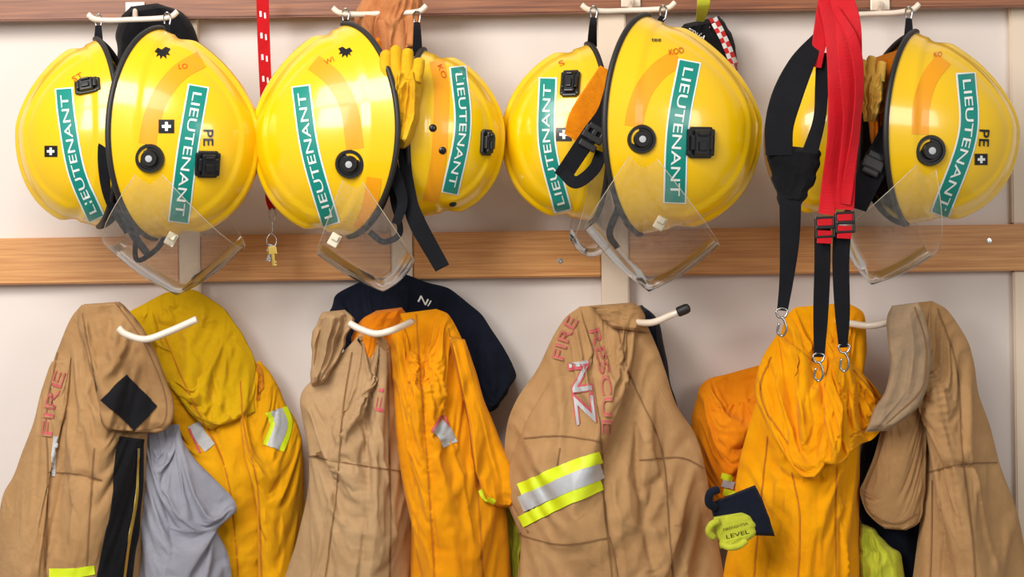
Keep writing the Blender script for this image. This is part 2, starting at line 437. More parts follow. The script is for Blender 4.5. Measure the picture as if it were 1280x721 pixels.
def wbox(name,x0,x1,y0,y1,z0,z1,mat,bev=0.002):
    bm=bmesh.new(); bmesh.ops.create_cube(bm,size=1)
    c=Vector(((x0+x1)/2,(y0+y1)/2,(z0+z1)/2))
    for v in bm.verts: v.co=Vector((v.co.x*(x1-x0),v.co.y*(y1-y0),v.co.z*(z1-z0)))
    if bev: bmesh.ops.bevel(bm,geom=bm.edges[:],offset=bev,segments=2,affect='EDGES')
    me=bpy.data.meshes.new(name); bm.to_mesh(me); bm.free(); me.materials.append(M[mat])
    o=bpy.data.objects.new(name,me); o.location=c; sc.collection.objects.link(o); o['kind']='structure'; return o

# ------------------------------------------------------------ GARMENTS
HG='hanging garments'
# yellow coat
b=cloth('x',[(175,392,225,372),(165,415,262,380),(180,440,292,405),(190,480,314,450),(205,520,322,480),(215,560,350,520),(225,610,376,550),(240,660,381,630),(245,710,376,700),(245,790,370,790)],.035,.055,'mustard',seed=21,wf=6,wr=.016,sim=(.14,.08),
  folds=[([(215,440),(235,520),(265,620),(280,740)],.014,9),([(260,420),(290,520),(310,640),(312,740)],-.014,8),([(300,470),(330,560),(345,700)],.012,10),([(240,570),(262,600),(268,640)],-.012,6)])
bg=bvh_of(b)
ol=cloth('x',[(172,384,208,366),(156,395,238,362),(152,406,262,372),(168,420,288,392),(188,440,304,420),(210,470,318,455),(228,505,320,486),(262,535,318,515)],0,.012,'olive',seed=22,wf=6,wr=.016,over=[bg],gap=.006,bot=.03,sim=(.16,.12),bend=.7,jag=4,
  folds=[([(165,408),(215,415),(270,450),(300,500)],.014,8),([(180,396),(240,395),(295,430)],-.012,6),([(200,440),(250,470),(290,510)],.012,8),([(215,375),(245,385),(280,400)],.010,6)])
sl=cloth('x',[(300,470,326,450),(300,510,345,480),(305,560,366,520),(318,620,378,560),(322,680,380,640),(325,790,376,790)],0,.018,'mustard',seed=23,wf=3,wr=.008,over=[bg],gap=.003,top=.06,sim=(.08,.06))
bo=[bvh_of(sl),bg,bvh_of(ol)]
parts=[(b,'body'),(ol,'shoulder_yoke','olive yellow faded shoulder'),(sl,'sleeve')]
for (w,off,m) in [(28,.0015,'lime'),(15,.0022,'silver')]:
    parts.append((dstrip('x',bo,[(345,512),(351,532),(341,560)],w,m,off,n=30,m=9),'reflective_patch','lime and silver reflective tape'))
parts.append((dstrip('x',bo,[(241,530),(250,545),(262,560)],16,'silver',.0015,n=16,m=5),'reflective_stripe','silver tape'))
parts.append((dstrip('x',bo,[(236,536),(243,552),(250,566)],3,'pink',.002,n=16,m=3),'piping','red piping'))
parts.append((dstrip('x',bo,[(322,455),(326,475),(322,500)],5,'thread_gold',.003,n=16,m=3),'zip_tab','small fabric tab'))
for pth in [[(205,420),(240,500),(285,600),(300,760)],[(195,470),(225,560),(250,680)],[(300,476),(306,540),(322,610),(328,740)]]:
    parts.append((dstrip('x',bo,pth,1.8,'thread_gold',.0012,n=60,m=2),'seam'))
finish('firefighter_coat','mustard yellow firefighter coat with olive shoulder and reflective patch','coat',parts,HG)
# tan coat with zip
b=cloth('x',[(102,381,142,379),(88,398,168,395),(73,435,186,435),(60,480,190,490),(46,530,186,550),(26,585,182,610),(4,640,180,670),(-12,700,176,720),(-25,800,174,800)],.145,.055,'tan',seed=31,wf=5,wr=.014,sim=(.11,.08),
  folds=[([(110,400),(95,480),(85,560),(88,640),(95,760)],.010,9),([(85,440),(72,520),(60,620),(55,740)],-.012,7),([(60,540),(40,600),(20,700)],.010,10),([(60,590),(100,585),(125,595)],-.008,5)])
b1=bvh_of(b)
co_=cloth('x',[(106,380,148,377),(98,392,166,392),(100,412,184,418),(108,440,198,446),(116,470,208,476),(122,500,217,504),(126,525,212,532),(134,538,200,542)],0,.010,'tan2',seed=32,wf=2,wr=.004,over=[b1],gap=.012,bot=.02,top=.03,pw=7,
  folds=[([(150,385),(185,430),(212,490)],.004,6),([(120,400),(135,440),(140,470)],.004,7)])
b2=bvh_of(co_)
li=cloth('x',[(178,533,222,530),(174,550,236,560),(172,580,262,592),(170,612,290,622),(168,640,296,640),(168,668,272,655),(168,710,288,700),(166,800,296,800)],.13,.042,'grey',seed=33,wf=4,wr=.010,top=.05,sim=(.09,.04),
  folds=[([(190,550),(230,590),(285,630)],.008,9),([(180,590),(215,640),(225,740)],-.009,9),([(250,650),(262,700),(265,780)],.008,8)])
pl=cloth('x',[(148,545,180,549),(142,600,180,600),(133,660,174,662),(122,722,166,722),(116,800,160,800)],0,.006,'blackc',seed=34,wf=2,wr=.002,over=[b1],gap=.010,top=.01,pw=8)
b4=bvh_of(pl)
sv=cloth('x',[(64,452,88,446),(52,490,84,500),(40,535,70,550),(18,590,62,610),(2,628,58,660),(-6,700,58,720),(-14,800,58,800)],0,.014,'tan',seed=35,wf=3,wr=.006,over=[b1],gap=.002,top=.05,sim=(.08,.08))
b5=bvh_of(sv)
parts=[(b,'body'),(co_,'collar','folded tan collar flap'),(li,'lining','grey quilted lining'),(pl,'zip_placket','black fastening strip'),(sv,'sleeve')]
dm=dstrip('x',[b2],[(142,484),(182,523)],43,'web',.0025,n=24,m=14); parts.append((dm,'fastening_patch','black square hook-and-loop patch',co_))
zp=dstrip('x',[b4],[(172,560),(170,620),(160,680),(150,760)],3,'brass',.002,n=60,m=3); parts.append((zp,'zip','brass zip teeth',pl))
al=[b1,b5,b2]
parts.append((dstrip('x',al,[(70,545),(67,570),(67,595)],5,'silver',.0016,n=40,m=4),'reflective_stripe','silver tape'))
t1=dtext('x',al,'FIRE',[(58,545),(63,505),(76,464)],13,'pink',.0025,cuts=2,offset=.012,out_y=True); t2=dtext('x',al,'FIRE',[(58,545),(63,505),(76,464)],13,'tan',.0035,cuts=2,offset=-.03,out_y=True)
parts+=[(t1,'lettering','pink outlined FIRE lettering'),(t2,'lettering_fill',None,t1)]
parts.append((dstrip('x',al+[b4],[(62,716),(90,716),(118,712)],12,'lime',.0018,n=24,m=4),'reflective_stripe','lime tape'))
for pth in [[(72,440),(58,520),(60,590),(56,760)],[(60,590),(95,592),(128,600)],[(118,560),(112,640),(105,760)]]:
    parts.append((dstrip('x',al,pth,1.8,'thread_tan',.0014,n=70,m=2),'seam'))
for pth in [[(103,392),(118,470),(132,532),(188,536),(207,522),(203,482),(178,425),(148,383)]]:
    parts.append((dstrip('x',[b2],pth,1.5,'thread_tan',.0012,n=90,m=2),'seam',None,co_))
finish('firefighter_coat','tan firefighter coat with black patch, zip strip and grey lining','coat',parts,HG)

# navy jacket
b=cloth('x',[(452,352,506,343),(424,368,530,352),(416,384,566,362),(414,400,596,386),(420,420,614,412),(440,450,632,440),(480,474,643,466),(540,496,636,482),(580,508,632,494),(604,514,622,508)],.04,.045,'navy',seed=41,wf=5,wr=.024,bot=.1,sim=(.18,.14),pinbot=True,jag=5,bend=.7,
  folds=[([(430,380),(520,370),(600,410),(635,460)],.018,8),([(520,358),(570,400),(610,480)],-.014,7),([(440,365),(500,365),(560,385)],.014,6),([(560,400),(590,440),(600,490)],.014,8)])
tx=dtext('x',[bvh_of(b)],'NI',[(524,373),(538,380)],8,'white',.002,cuts=1)
finish('jacket','dark navy jacket with white lettering hanging on hook','jacket',[(b,'body'),(tx,'lettering','white lettering')],HG)
# faded tan coat
b=cloth('x',[(452,416,480,414),(430,440,486,436),(398,468,490,470),(376,490,498,505),(377,520,506,545),(386,565,512,585),(386,610,518,625),(376,660,518,670),(358,712,516,720),(335,800,515,800)],.13,.060,'tanlight',seed=51,wf=6,wr=.018,sim=(.14,.10),
  folds=[([(465,420),(445,480),(420,560),(400,660),(380,780)],.014,9),([(470,430),(468,520),(455,640),(440,780)],-.014,8),([(480,450),(492,560),(500,700)],.012,9),([(392,500),(440,560),(500,570)],-.007,6),([(395,590),(420,640),(470,660)],.006,6)])
bb=bvh_of(b)
c=cloth('x',[(402,390,430,387),(393,408,440,397),(390,430,438,412),(388,455,428,436),(388,474,414,462),(390,484,402,480)],.13,.018,'tanlight',seed=52,wf=3,wr=.012,bot=.1,pw=6,jag=3,
  folds=[([(418,392),(408,430),(398,478)],.016,6),([(404,395),(398,430),(392,470)],-.012,4),([(432,392),(424,420),(410,460)],-.01,4)])
oi=cloth('x',[(470,388,502,384),(448,402,508,394),(440,425,506,415),(438,448,498,440),(442,462,480,455)],.105,.03,'orange',seed=53,wf=3,wr=.012,bot=.1)
parts=[(b,'body'),(c,'collar','pale tan collar'),(oi,'lining','orange inner lining')]
t1=dtext('x',[bb],'FI',[(474,514),(479,486)],11,'pink',.002,cuts=1,offset=-.01,out_y=True); parts.append((t1,'lettering','pink lettering'))
for pth in [[(440,440),(428,520),(420,620),(400,770)],[(484,440),(486,540),(488,640),(486,770)],[(384,570),(440,580),(508,590)]]:
    parts.append((dstrip('x',[bb],pth,1.8,'thread_tan',.0014,n=70,m=2),'seam'))
parts.append((dstrip('x',[bb],[(446,424),(466,421),(484,436)],6,'tan2',.003,n=24,m=3),'hanging_loop','tan fabric loop'))
finish('firefighter_coat','faded tan firefighter coat with orange lining','coat',parts,HG)
# gold coat
b=cloth('x',[(498,392,545,386),(490,410,562,394),(487,440,574,415),(488,480,588,450),(492,530,604,500),(498,580,618,555),(508,630,630,620),(514,690,636,690),(514,800,640,800)],.125,.060,'gold',seed=61,wf=6,wr=.018,sim=(.14,.08),
  folds=[([(515,400),(510,480),(518,580),(530,740)],.014,8),([(530,395),(540,480),(552,600),(562,740)],-.016,7),([(548,400),(570,490),(592,600),(605,740)],.014,9)])
bb=bvh_of(b)
s=cloth('x',[(560,420,580,424),(572,470,596,468),(584,520,612,520),(590,570,632,565),(598,600,647,600),(606,622,652,622),(622,634,640,634)],0,.018,'gold',seed=62,wf=2,wr=.008,over=[bb],gap=.004,top=.06,bot=.05)
al=[bb,bvh_of(s)]
parts=[(b,'body'),(s,'sleeve')]
parts.append((dstrip('x',al,[(546,532),(556,542),(562,556)],20,'silver',.0016,n=16,m=5),'reflective_stripe','silver tape'))
parts.append((dstrip('x',al,[(540,540),(552,520),(560,532)],2.5,'pink',.002,n=16,m=3),'piping','red piping'))
parts.append((dstrip('x',al,[(600,612),(606,622),(618,628)],8,'lime',.0018,n=12,m=3),'reflective_stripe','lime tape'))
for pth in [[(520,392),(526,480),(535,600),(545,760)],[(560,410),(580,500),(596,610),(606,760)]]:
    parts.append((dstrip('x',al,pth,1.8,'thread_gold',.0014,n=70,m=2),'seam'))
finish('firefighter_coat','golden yellow firefighter coat with silver stripe, beside tan coat','coat',parts,HG)
o=cloth('x',[(622,628,650,632),(620,650,655,655),(625,690,655,700),(628,780,655,780)],.05,.05,'limec',seed=63,wf=3,wr=.01); solo(o,'safety_vest','lime yellow garment edge between coats','vest',HG)
o=cloth('x',[(788,384,802,381),(796,400,822,398),(800,440,830,430),(805,480,838,475),(810,520,848,510),(830,560,862,548)],.05,.045,'navy',seed=64,wf=2,wr=.01,bot=.05); solo(o,'jacket','navy jacket hanging behind tan coat','jacket',HG)
# tan FIRE RESCUE coat
b=cloth('x',[(724,383,782,379),(704,398,802,394),(688,428,818,425),(672,462,832,465),(646,500,846,505),(632,540,868,545),(630,590,882,590),(636,630,890,640),(650,670,900,690),(648,720,906,730),(640,800,910,800)],.14,.07,'tan',seed=71,wf=6,wr=.013,nu=104,nv=130,sim=(.05,.05),bend=2.5,
  folds=[([(712,405),(690,450),(660,520),(650,600)],.012,12),([(780,390),(800,470),(838,560),(868,660),(885,780)],.016,12),([(796,420),(815,500),(812,600),(826,760)],-.016,9),([(775,560),(782,640),(795,760)],.012,8),
  ([(760,560),(810,590),(870,580)],-.010,5),([(765,620),(830,650),(890,640)],.010,7),([(650,660),(690,680),(740,670)],-.009,5),([(820,500),(840,540),(862,560)],.010,6),([(670,500),(700,520),(730,522)],.005,7)])
bb=bvh_of(b)
s=cloth('x',[(690,470,742,470),(668,510,748,510),(650,545,750,545),(636,590,752,590),(636,620,756,630),(650,655,762,670),(650,710,770,710),(645,800,785,800)],0,.012,'tan',seed=72,wf=4,wr=.005,over=[bb],gap=.0,top=.2,
   folds=[([(690,520),(670,580),(665,640)],.008,9)])
hc=cloth('x',[(738,382,790,378),(744,388,803,387),(752,398,808,400),(764,410,812,416)],0,.010,'tan2',seed=73,wf=2,wr=.004,over=[bb],gap=.006,top=.1,bot=.1)
al=[bb,bvh_of(s)]
parts=[(b,'body'),(s,'sleeve'),(hc,'collar','tan collar edge')]
for (p,w,m) in [([(650,612),(700,590),(750,571)],15,'lime'),([(652,630),(702,608),(751,588)],20,'silver'),([(652,652),(702,627),(751,605)],15,'lime')]:
    parts.append((dstrip('x',al,p,w,m,.0022 if m=='lime' else .0028,n=60,m=7),'reflective_stripe',m+' tape'))
def olt(s_,path,h,fill,cuts=2,thin=-.03,o1=.014):
    a=dtext('x',al,s_,path,h,'pink',.0025,cuts=cuts,offset=o1,out_y=True); f=dtext('x',al,s_,path,h,fill,.0036,cuts=cuts,offset=thin,out_y=True)
    return [(a,'lettering','pink outlined %s lettering'%s_),(f,'lettering_fill',None,a)]
parts+=olt('FIRE',[(697,449),(704,424),(717,397)],14,'tan')
parts+=olt('RESCUE',[(742,410),(753,450),(759,495),(758,542)],12,'tan')
parts+=olt('NZ',[(723,452),(728,488),(733,530)],24,'silver',thin=.006,o1=.045)
for pth in [[(752,548),(756,640),(772,780)],[(700,560),(690,640)],[(768,396),(788,470),(826,560),(836,660),(846,780)],[(800,575),(850,572),(880,585)],[(655,548),(700,545),(752,552)],[(640,665),(700,680),(762,672)]]:
    parts.append((dstrip('x',al,pth,1.8,'thread_tan',.0016,n=70,m=2),'seam'))
finish('firefighter_coat','tan firefighter coat with pink FIRE RESCUE print and lime reflective stripes','coat',parts,HG)
# orange coat behind
b=cloth('x',[(905,468,950,456),(884,474,960,470),(872,490,965,490),(863,520,965,520),(864,560,965,560),(876,592,965,600),(886,615,965,630),(890,640,965,660),(892,680,965,700)],.05,.045,'orange',seed=81,wf=5,wr=.014,sim=(.12,.03),
   folds=[([(905,475),(900,540),(915,600)],.012,8),([(925,470),(928,560)],-.012,7)])
bb=bvh_of(b); parts=[(b,'body')]
for (p,m,w) in [([(902,594),(916,598)],'lime',8),([(903,603),(917,607)],'silver',9),([(904,614),(918,617)],'lime',8)]: parts.append((dstrip('x',[bb],p,w,m,.002,n=8,m=4),'reflective_stripe',m+' tape'))
finish('firefighter_coat','orange-yellow coat hanging behind yellow trousers','coat',parts,HG)
# trousers
b=cloth('x',[(992,384,1058,378),(980,398,1080,394),(972,425,1083,430),(962,465,1078,465),(946,500,1076,505),(930,550,1074,555),(920,600,1074,610),(914,660,1073,670),(904,730,1073,735),(898,800,1074,800)],.14,.058,'bright',seed=91,wf=6,wr=.018,sim=(.15,.06),bend=1.2,jag=2,
  folds=[([(1000,400),(985,480),(965,560),(950,680),(940,780)],.014,9),([(1010,390),(1012,460),(1005,600),(1000,760)],-.018,7),([(1045,390),(1050,460),(1048,640),(1046,780)],.016,8),([(1030,385),(1032,440),(1034,470)],-.014,6),([(995,390),(990,430),(985,460)],.014,6),([(930,560),(980,590),(1060,570)],-.01,7)])
bb=bvh_of(b)
wl=cloth('x',[(972,416,1004,440),(958,438,1026,462),(946,468,1040,478),(943,494,1046,496),(952,516,1048,516),(966,542,1046,538),(982,564,1040,560),(998,586,1028,584),(1008,598,1018,597)],0,.016,'bright',seed=92,wf=3,wr=.008,over=[bb],gap=.008,top=.04,bot=.04,pw=8,sim=(.05,.04),bend=2,jag=1,
  folds=[([(958,450),(985,510),(1012,588)],.018,8),([(1026,465),(1030,520),(1014,585)],-.016,6),([(985,435),(1008,500),(1014,560)],.014,8)])
wr_=cloth('x',[(1038,448,1068,456),(1034,464,1086,474),(1030,482,1102,494),(1028,502,1111,516),(1030,520,1108,530),(1028,536,1086,544),(1024,554,1062,556),(1018,576,1040,574)],0,.018,'bright',seed=97,wf=3,wr=.008,over=[bb],gap=.014,top=.04,bot=.04,pw=8,sim=(.05,.04),bend=2,jag=1,
  folds=[([(1052,455),(1080,490),(1106,520)],.018,8),([(1044,465),(1060,505),(1068,545)],-.016,6),([(1038,475),(1042,520),(1030,568)],.014,7)])
parts=[(b,'body'),(wl,'waist_flap','folded bright yellow waist cloth'),(wr_,'waist_flap','flared bright yellow waist cloth')]
bl1=bvh_of(wl); bl2=bvh_of(wr_); al=[bb,bl1,bl2]
for pth in [[(960,545),(950,640),(938,770)],[(1046,580),(1044,660),(1046,770)],[(990,590),(1000,650),(996,760)],[(964,446),(951,480),(958,514),(986,556)],[(1066,462),(1102,506),(1094,526),(1062,546)]]:
    parts.append((dstrip('x',al,pth,1.8,'thread_gold',.0015,n=60,m=2),'seam'))
finish('firefighter_trousers','bright yellow firefighter trousers hung by their red braces','trousers',parts,HG)
# glove
cf=cloth('x',[(888,628,944,606),(890,640,952,622),(896,655,961,645),(912,668,969,670)],.26,.018,'navy',seed=95,wf=2,wr=.003,top=.06,bot=.06,pw=7,jag=.5)
hd=cloth('x',[(893,646,928,640),(891,656,938,646),(894,668,944,658),(899,678,943,669),(901,686,930,679)],.277,.007,'limec',seed=96,wf=2,wr=.003,top=.06,bot=.06,jag=1.5,pw=7)
bh=bvh_of(hd)
t1=dtext('x',[bh],'LEVEL',[(908,671),(936,664)],5,'navy',.001,cuts=1,offset=-.005)
t2=dtext('x',[bh],'FIREFIGHTER',[(904,662),(935,654)],3.2,'navy',.001,cuts=1,offset=-.01)
fs=[tube('x',[(898,652,.285),(890,655,.290),(886,664,.288),(892,672,.284)],.0052,'limec',n=14,seg=10),tube('x',[(902,680,.283),(912,684,.289),(924,682,.288),(932,676,.284)],.0048,'limec',n=14,seg=10),tube('x',[(893,634,.276),(886,628,.284),(888,616,.286),(897,612,.28)],.006,'navy',n=14,seg=10)]
finish('work_glove','black-cuffed lime work glove with dark lettering against yellow trousers','glove',[(cf,'cuff','dark navy cuff'),(hd,'palm','lime green palm'),(t1,'lettering','dark lettering'),(t2,'lettering','dark lettering')]+[(f,'finger') for f in fs])
# tan coat right
b=cloth('x',[(1128,380,1164,376),(1120,400,1186,390),(1128,430,1206,420),(1142,465,1216,452),(1150,500,1222,490),(1152,550,1236,530),(1148,600,1248,575),(1148,650,1266,625),(1142,700,1280,690),(1132,800,1296,800)],.13,.065,'tan',seed=101,wf=6,wr=.016,sim=(.11,.08),
  folds=[([(1160,385),(1185,450),(1195,540),(1205,660),(1215,780)],.014,10),([(1150,400),(1165,480),(1172,600),(1170,760)],-.014,8),([(1195,430),(1215,520),(1240,620),(1262,760)],.012,9),([(1160,590),(1200,575),(1245,580)],-.008,6)])
bb=bvh_of(b)
inr=cloth('x',[(1092,520,1152,510),(1078,560,1155,560),(1074,610,1155,610),(1076,650,1155,650),(1100,680,1152,690),(1112,700,1150,720),(1116,800,1150,800)],.06,.04,'navy',seed=102,wf=3,wr=.012)
cl=cloth('x',[(1114,382,1148,378),(1108,398,1156,394),(1110,428,1162,422),(1112,460,1164,452),(1106,490,1158,484),(1092,512,1146,510),(1082,540,1112,538)],.205,.010,'dirty',seed=103,wf=2,wr=.005,bot=.05,pw=8,jag=1,
  folds=[([(1136,385),(1142,440),(1134,500)],.008,6)])
fp=cloth('x',[(1110,490,1156,486),(1104,525,1157,528),(1094,562,1157,568),(1082,596,1156,600),(1074,614,1154,622),(1080,636,1152,640),(1092,650,1146,654),(1106,660,1132,662)],.155,.012,'tan2',seed=104,wf=2,wr=.007,bot=.03,pw=8,sim=(.04,.03),bend=2.5,pinbot=True,jag=1,
  folds=[([(1140,500),(1118,560),(1086,620)],.008,10)])
parts=[(b,'body'),(inr,'lining','dark navy lining'),(cl,'collar','soiled tan collar'),(fp,'front_flap')]
fb=bvh_of(fp); cb_=bvh_of(cl)
parts.append((dstrip('x',[fb],[(1116,504),(1098,570),(1081,616),(1090,642),(1120,654),(1146,642)],1.8,'thread_tan',.0015,n=70,m=2),'seam',None,fp))
parts.append((dstrip('x',[cb_],[(1143,384),(1156,425),(1157,455),(1150,488),(1108,530)],1.6,'thread_tan',.0015,n=60,m=2),'seam',None,cl))
for pth in [[(1172,385),(1196,460),(1202,560),(1216,680),(1222,780)],[(1160,590),(1200,580),(1246,578)],[(1166,600),(1164,700),(1158,780)]]:
    parts.append((dstrip('x',[bb],pth,1.8,'thread_tan',.0015,n=70,m=2),'seam'))
finish('firefighter_coat','tan firefighter coat with soiled collar and dark lining','coat',parts,HG)
o=cloth('x',[(1074,652,1092,660),(1070,680,1110,680),(1070,705,1128,700),(1070,780,1134,780)],.11,.04,'limec',seed=105,wf=4,wr=.012); solo(o,'safety_vest','lime green garment showing beneath tan coat','vest',HG)

# ------------------------------------------------------------ room
wbox('wall_back',-2.2,2.2,0,0.1,0,2.8,'wall',0)
wbox('floor',-2.2,2.2,-4.2,0.0,-0.08,0,'floor',0)
zmt=W(640,289,0.02).z; zmb=W(640,347,0.02).z
zt=W(640,20,0.02).z
studs=[(225,251),(490,516),(752,786)]
tn=1
for a,b in studs:
    wbox('trim_%d'%tn,W(a,345,.02).x,W(b,345,.02).x,-0.027,0,0.0,2.6,'stud'); tn+=1
xs0=W(1266,345,.01).x; xs1=W(1310,345,.01).x
wbox('trim_%d'%tn,xs0,xs1,-0.014,0,0,zmb-.0005,'stud'); tn+=1
wbox('trim_%d'%tn,xs0,xs1,-0.014,0,zmt+.0005,2.6,'stud'); tn+=1
edges=[-160]+[q for s in studs for q in s]+[1420]
for i in range(0,len(edges),2):
    x0=W(edges[i],320,.02).x+.0005; x1=W(edges[i+1],320,.02).x-.0005
    wbox('trim_%d'%tn,x0,x1,-0.024,0,zmb,zmt,'rail'); tn+=1
wbox('trim_%d'%tn,W(-160,0).x,W(1420,0).x,-0.045,-0.0275,zt,zt+0.09,'raild'); tn+=1
for (x,y) in [(700,326),(1236,301)]:
    l=W(x,y,0.0240); o=lathe('s',[(0.0,-0.001),(0.0045,-0.001),(0.004,0.0012),(0.0018,0.0014),(0.0015,0.0004)],l,Vector((0,-1,0)),'steel',20)
    solo(o,'screw','small steel screw driven into timber rail','screw','rail screws')

# ------------------------------------------------------------ hooks
def upper_hook(xl,yl,xr,yr):
    xm=(xl+xr)/2; ym=(yl+yr)/2
    bar=tube('h',[(xl,yl-3,.175),(xl+9,yl+3,.175),(xl+30,ym+6,.172),(xm,ym+5,.168),(xr-30,ym+4,.172),(xr-9,yr+3,.175),(xr,yr-4,.175)],0.0042,'hook')
    stem=tube('h',[(xm+3,ym+5,.168),(xm+3,ym-1,.13),(xm+3,ym-8,.047)],0.0042,'hook',n=20)
    bolt=rboxes('h',[(0,0,0,.03,.022,.004)],W(xm+3,ym-8,.048),basis(Vector((0,-1,0))),'hook')
    finish('coat_hook','cream coated steel double coat hook on dark timber rail','hook',[(bar,'hook_bar'),(stem,'hook_stem'),(bolt,'mounting_plate')],'upper coat hooks')
upper_hook(110,21,222,18); upper_hook(416,13,533,11); upper_hook(727,9,844,7); upper_hook(1045,15,1149,9)
def lower_hook(pts,stem,label,blacktip=False):
    bar=tube('h',pts,0.0052,'hook')
    s=tube('h',stem,0.005,'hook',n=16)
    parts=[(bar,'hook_bar'),(s,'hook_stem')]
    if blacktip:
        e=pts[-1]; q=pts[-2]
        a=W(*e); dr=(a-W(*q)).normalized()
        parts.append((lathe('t',[(0.0068,-0.010),(0.0075,-0.008),(0.0075,0.004),(0.006,0.008),(0.002,0.0095)],a,dr,'rubber',20),'rubber_tip','black rubber end cap'))
    finish('coat_hook',label,'hook',parts,'lower coat hooks')
lower_hook([(148,410,.25),(158,418,.25),(182,424,.25),(212,414,.25),(246,399,.255)],[(182,424,.25),(184,425,.13),(186,426,.0)],'cream double coat hook holding tan and yellow coats')
lower_hook([(437,404,.21),(450,411,.215),(470,417,.22),(492,412,.22),(515,402,.17)],[(470,417,.22),(471,418,.10),(472,419,.0)],'cream double coat hook holding tan, navy and gold coats')
lower_hook([(760,398,.10),(790,402,.15),(815,403,.19),(838,394,.205),(855,387,.21)],[(765,398,.11),(766,396,.06),(768,394,.026)],'cream coat hook with black rubber tip',True)
lower_hook([(1040,400,.13),(1062,404,.17),(1085,407,.19),(1105,404,.195),(1125,398,.195)],[(1058,404,.165),(1058,404,.08),(1058,404,.0)],'cream coat hook between yellow trousers and tan coat')

# ------------------------------------------------------------ helmets
def helmet(cx,cy,d,a,c1,e,b,dr,tilt=0,yaw=4,nr=1.6,nf=2.35):
    k=Kd(d); ctr=W(cx,cy,d)
    al=math.radians(tilt)-TH; ps=math.radians(yaw)
    E=Vector((math.cos(al),0,math.sin(al)))*dr
    Rr=Vector((-math.sin(al),0,math.cos(al)))
    Y=Vector((0,-1,0))
    C=E*math.cos(ps)+Y*math.sin(ps); Sd=Y*math.cos(ps)-E*math.sin(ps)
    def sm(x): x=min(max(x,0),1); return x*x*(3-2*x)
    def pt(phi,t,sc_=1.0,xo=0):
        cf=math.cos(phi); sf=math.sin(phi)      # cf=+1 rear, -1 front
        n=2.05+(nr-2.05)*max(cf,0)**1.5+(nf-2.05)*max(-cf,0)**1.5
        g=max(math.cos(t),0)**(2/n); h=max(math.sin(t),0)**(2/n)
        fl=max(0,1-t/0.20)**2
        brim=1+0.024*(1-sm((t-0.20)/0.03)) if sc_==1 else 1
        ra=a*(1+0.035*fl*abs(cf))*sc_*brim/1.024; rb=b*(1+0.03*fl)*sc_*brim
        x=h*c1*sc_-e*(abs(sf)**1.15)*(1-math.sin(t))**1.0 +xo
        q=abs(sf*g*b)
        comb=(4.0*(1-sm((q-9)/2.5))+3.0*(1-sm((q-34)/2.5)))*sm((t-.25)/.2) if sc_==1 else 0
        x+=comb*math.sin(t); z=(ra*g+comb*math.cos(t))*cf
        return ctr+(C*x+Sd*((rb*g)*sf)+Rr*z)*k
    NP,NT=144,64
    def surf(sc_,xo,mat,nm):
        V=[];F=[]
        for i in range(NT):
            t=(i/(NT-1))**0.95*math.pi/2*0.995
            for j in range(NP): V.append(pt(2*math.pi*j/NP,t,sc_,xo))
        for i in range(NT-1):
            for j in range(NP): F.append((i*NP+j,i*NP+(j+1)%NP,(i+1)*NP+(j+1)%NP,(i+1)*NP+j))
        F.append(tuple((NT-1)*NP+j for j in range(NP)))
        return mk(nm,V,F,mat)
    sh=surf(1.0,0,'shell','shell'); ln=surf(0.93,0,'liner','liner')
    rim=tube('rim',[pt(2*math.pi*j/96,0.0) for j in range(97)],0.0042,'rubber',n=193,seg=8,closed=True,world=True)
    return dict(k=k,ctr=ctr,C=C,S=Sd,R=Rr,pt=pt,shell=sh,bv=bvh_of(sh),parts=[(sh,'shell'),(ln,'liner','dark inner padding'),(rim,'rim_trim','black rubber edge trim')],b=b,d=d)
def sub(P,s0,s1):
    Q,L=catu(P,200); a=int(200*s0/L); b_=200-int(200*s1/L)-1
    return [tuple(Q[int(round(q)),:2]) for q in np.linspace(a,b_,9)]
def sticker(H,path,w,down):
    bv=H['bv']; dd=H['d']+.1; w=w+2
    P=path if down else path[::-1]
    wh=dstrip('x',bv,P,w,'white',0.0007,n=44,m=7,dd=dd)
    te=dstrip('x',bv,sub(P,2.2,2.2),w-4.2,'teal',0.0012,n=44,m=7,dd=dd)
    tx=dtext('x',bv,'LIEUTENANT',sub(P,10,10),w*0.40,'white',0.0018,offset=0.004,dd=dd)
    H['parts']+=[(wh,'rank_label','white-bordered teal LIEUTENANT label'),(te,'label_panel',None,wh),(tx,'lettering',None,wh)]
def knob(H,x,y,r=16):
    l,n=hit(H['bv'],x,y); n=(n+Vector((0,-1,0))*1.0).normalized(); r*=H['k']
    l=l-n*0.002
    o=lathe('x',[(r*1.05,-.004),(r*1.05,.003),(r*.98,.0055),(r*.80,.0055),(r*.76,.003),(r*.62,.003),(r*.58,.0095),(r*.52,.011),(r*.25,.011)],l,n,'black')
    p=lathe('x',[(r*.24,.0105),(r*.24,.0125),(r*.14,.0128)],l,n,'silver',24)
    H['parts']+=[(o,'visor_knob'),(p,'knob_screw','grey centre screw',o)]
def bracket(H,x,y,w=30,h=34,ang=90):
    l,n=hit(H['bv'],x,y); k=H['k']; w*=k; h*=k; fr=basis(n,ang)
    o=rboxes('x',[(0,0,.002,w,h*.86,.006),(0,0,.002,w*.8,h,.006),(0,0,.008,w*.55,h*.8,.007),(-w*.33,0,.008,w*.16,h*.5,.006),(w*.33,0,.008,w*.16,h*.5,.006),(0,h*.27,.013,w*.35,h*.12,.004),(0,-h*.1,.013,w*.3,h*.3,.003)],l,fr,'black',.002)
    H['parts'].append((o,'lamp_bracket'))
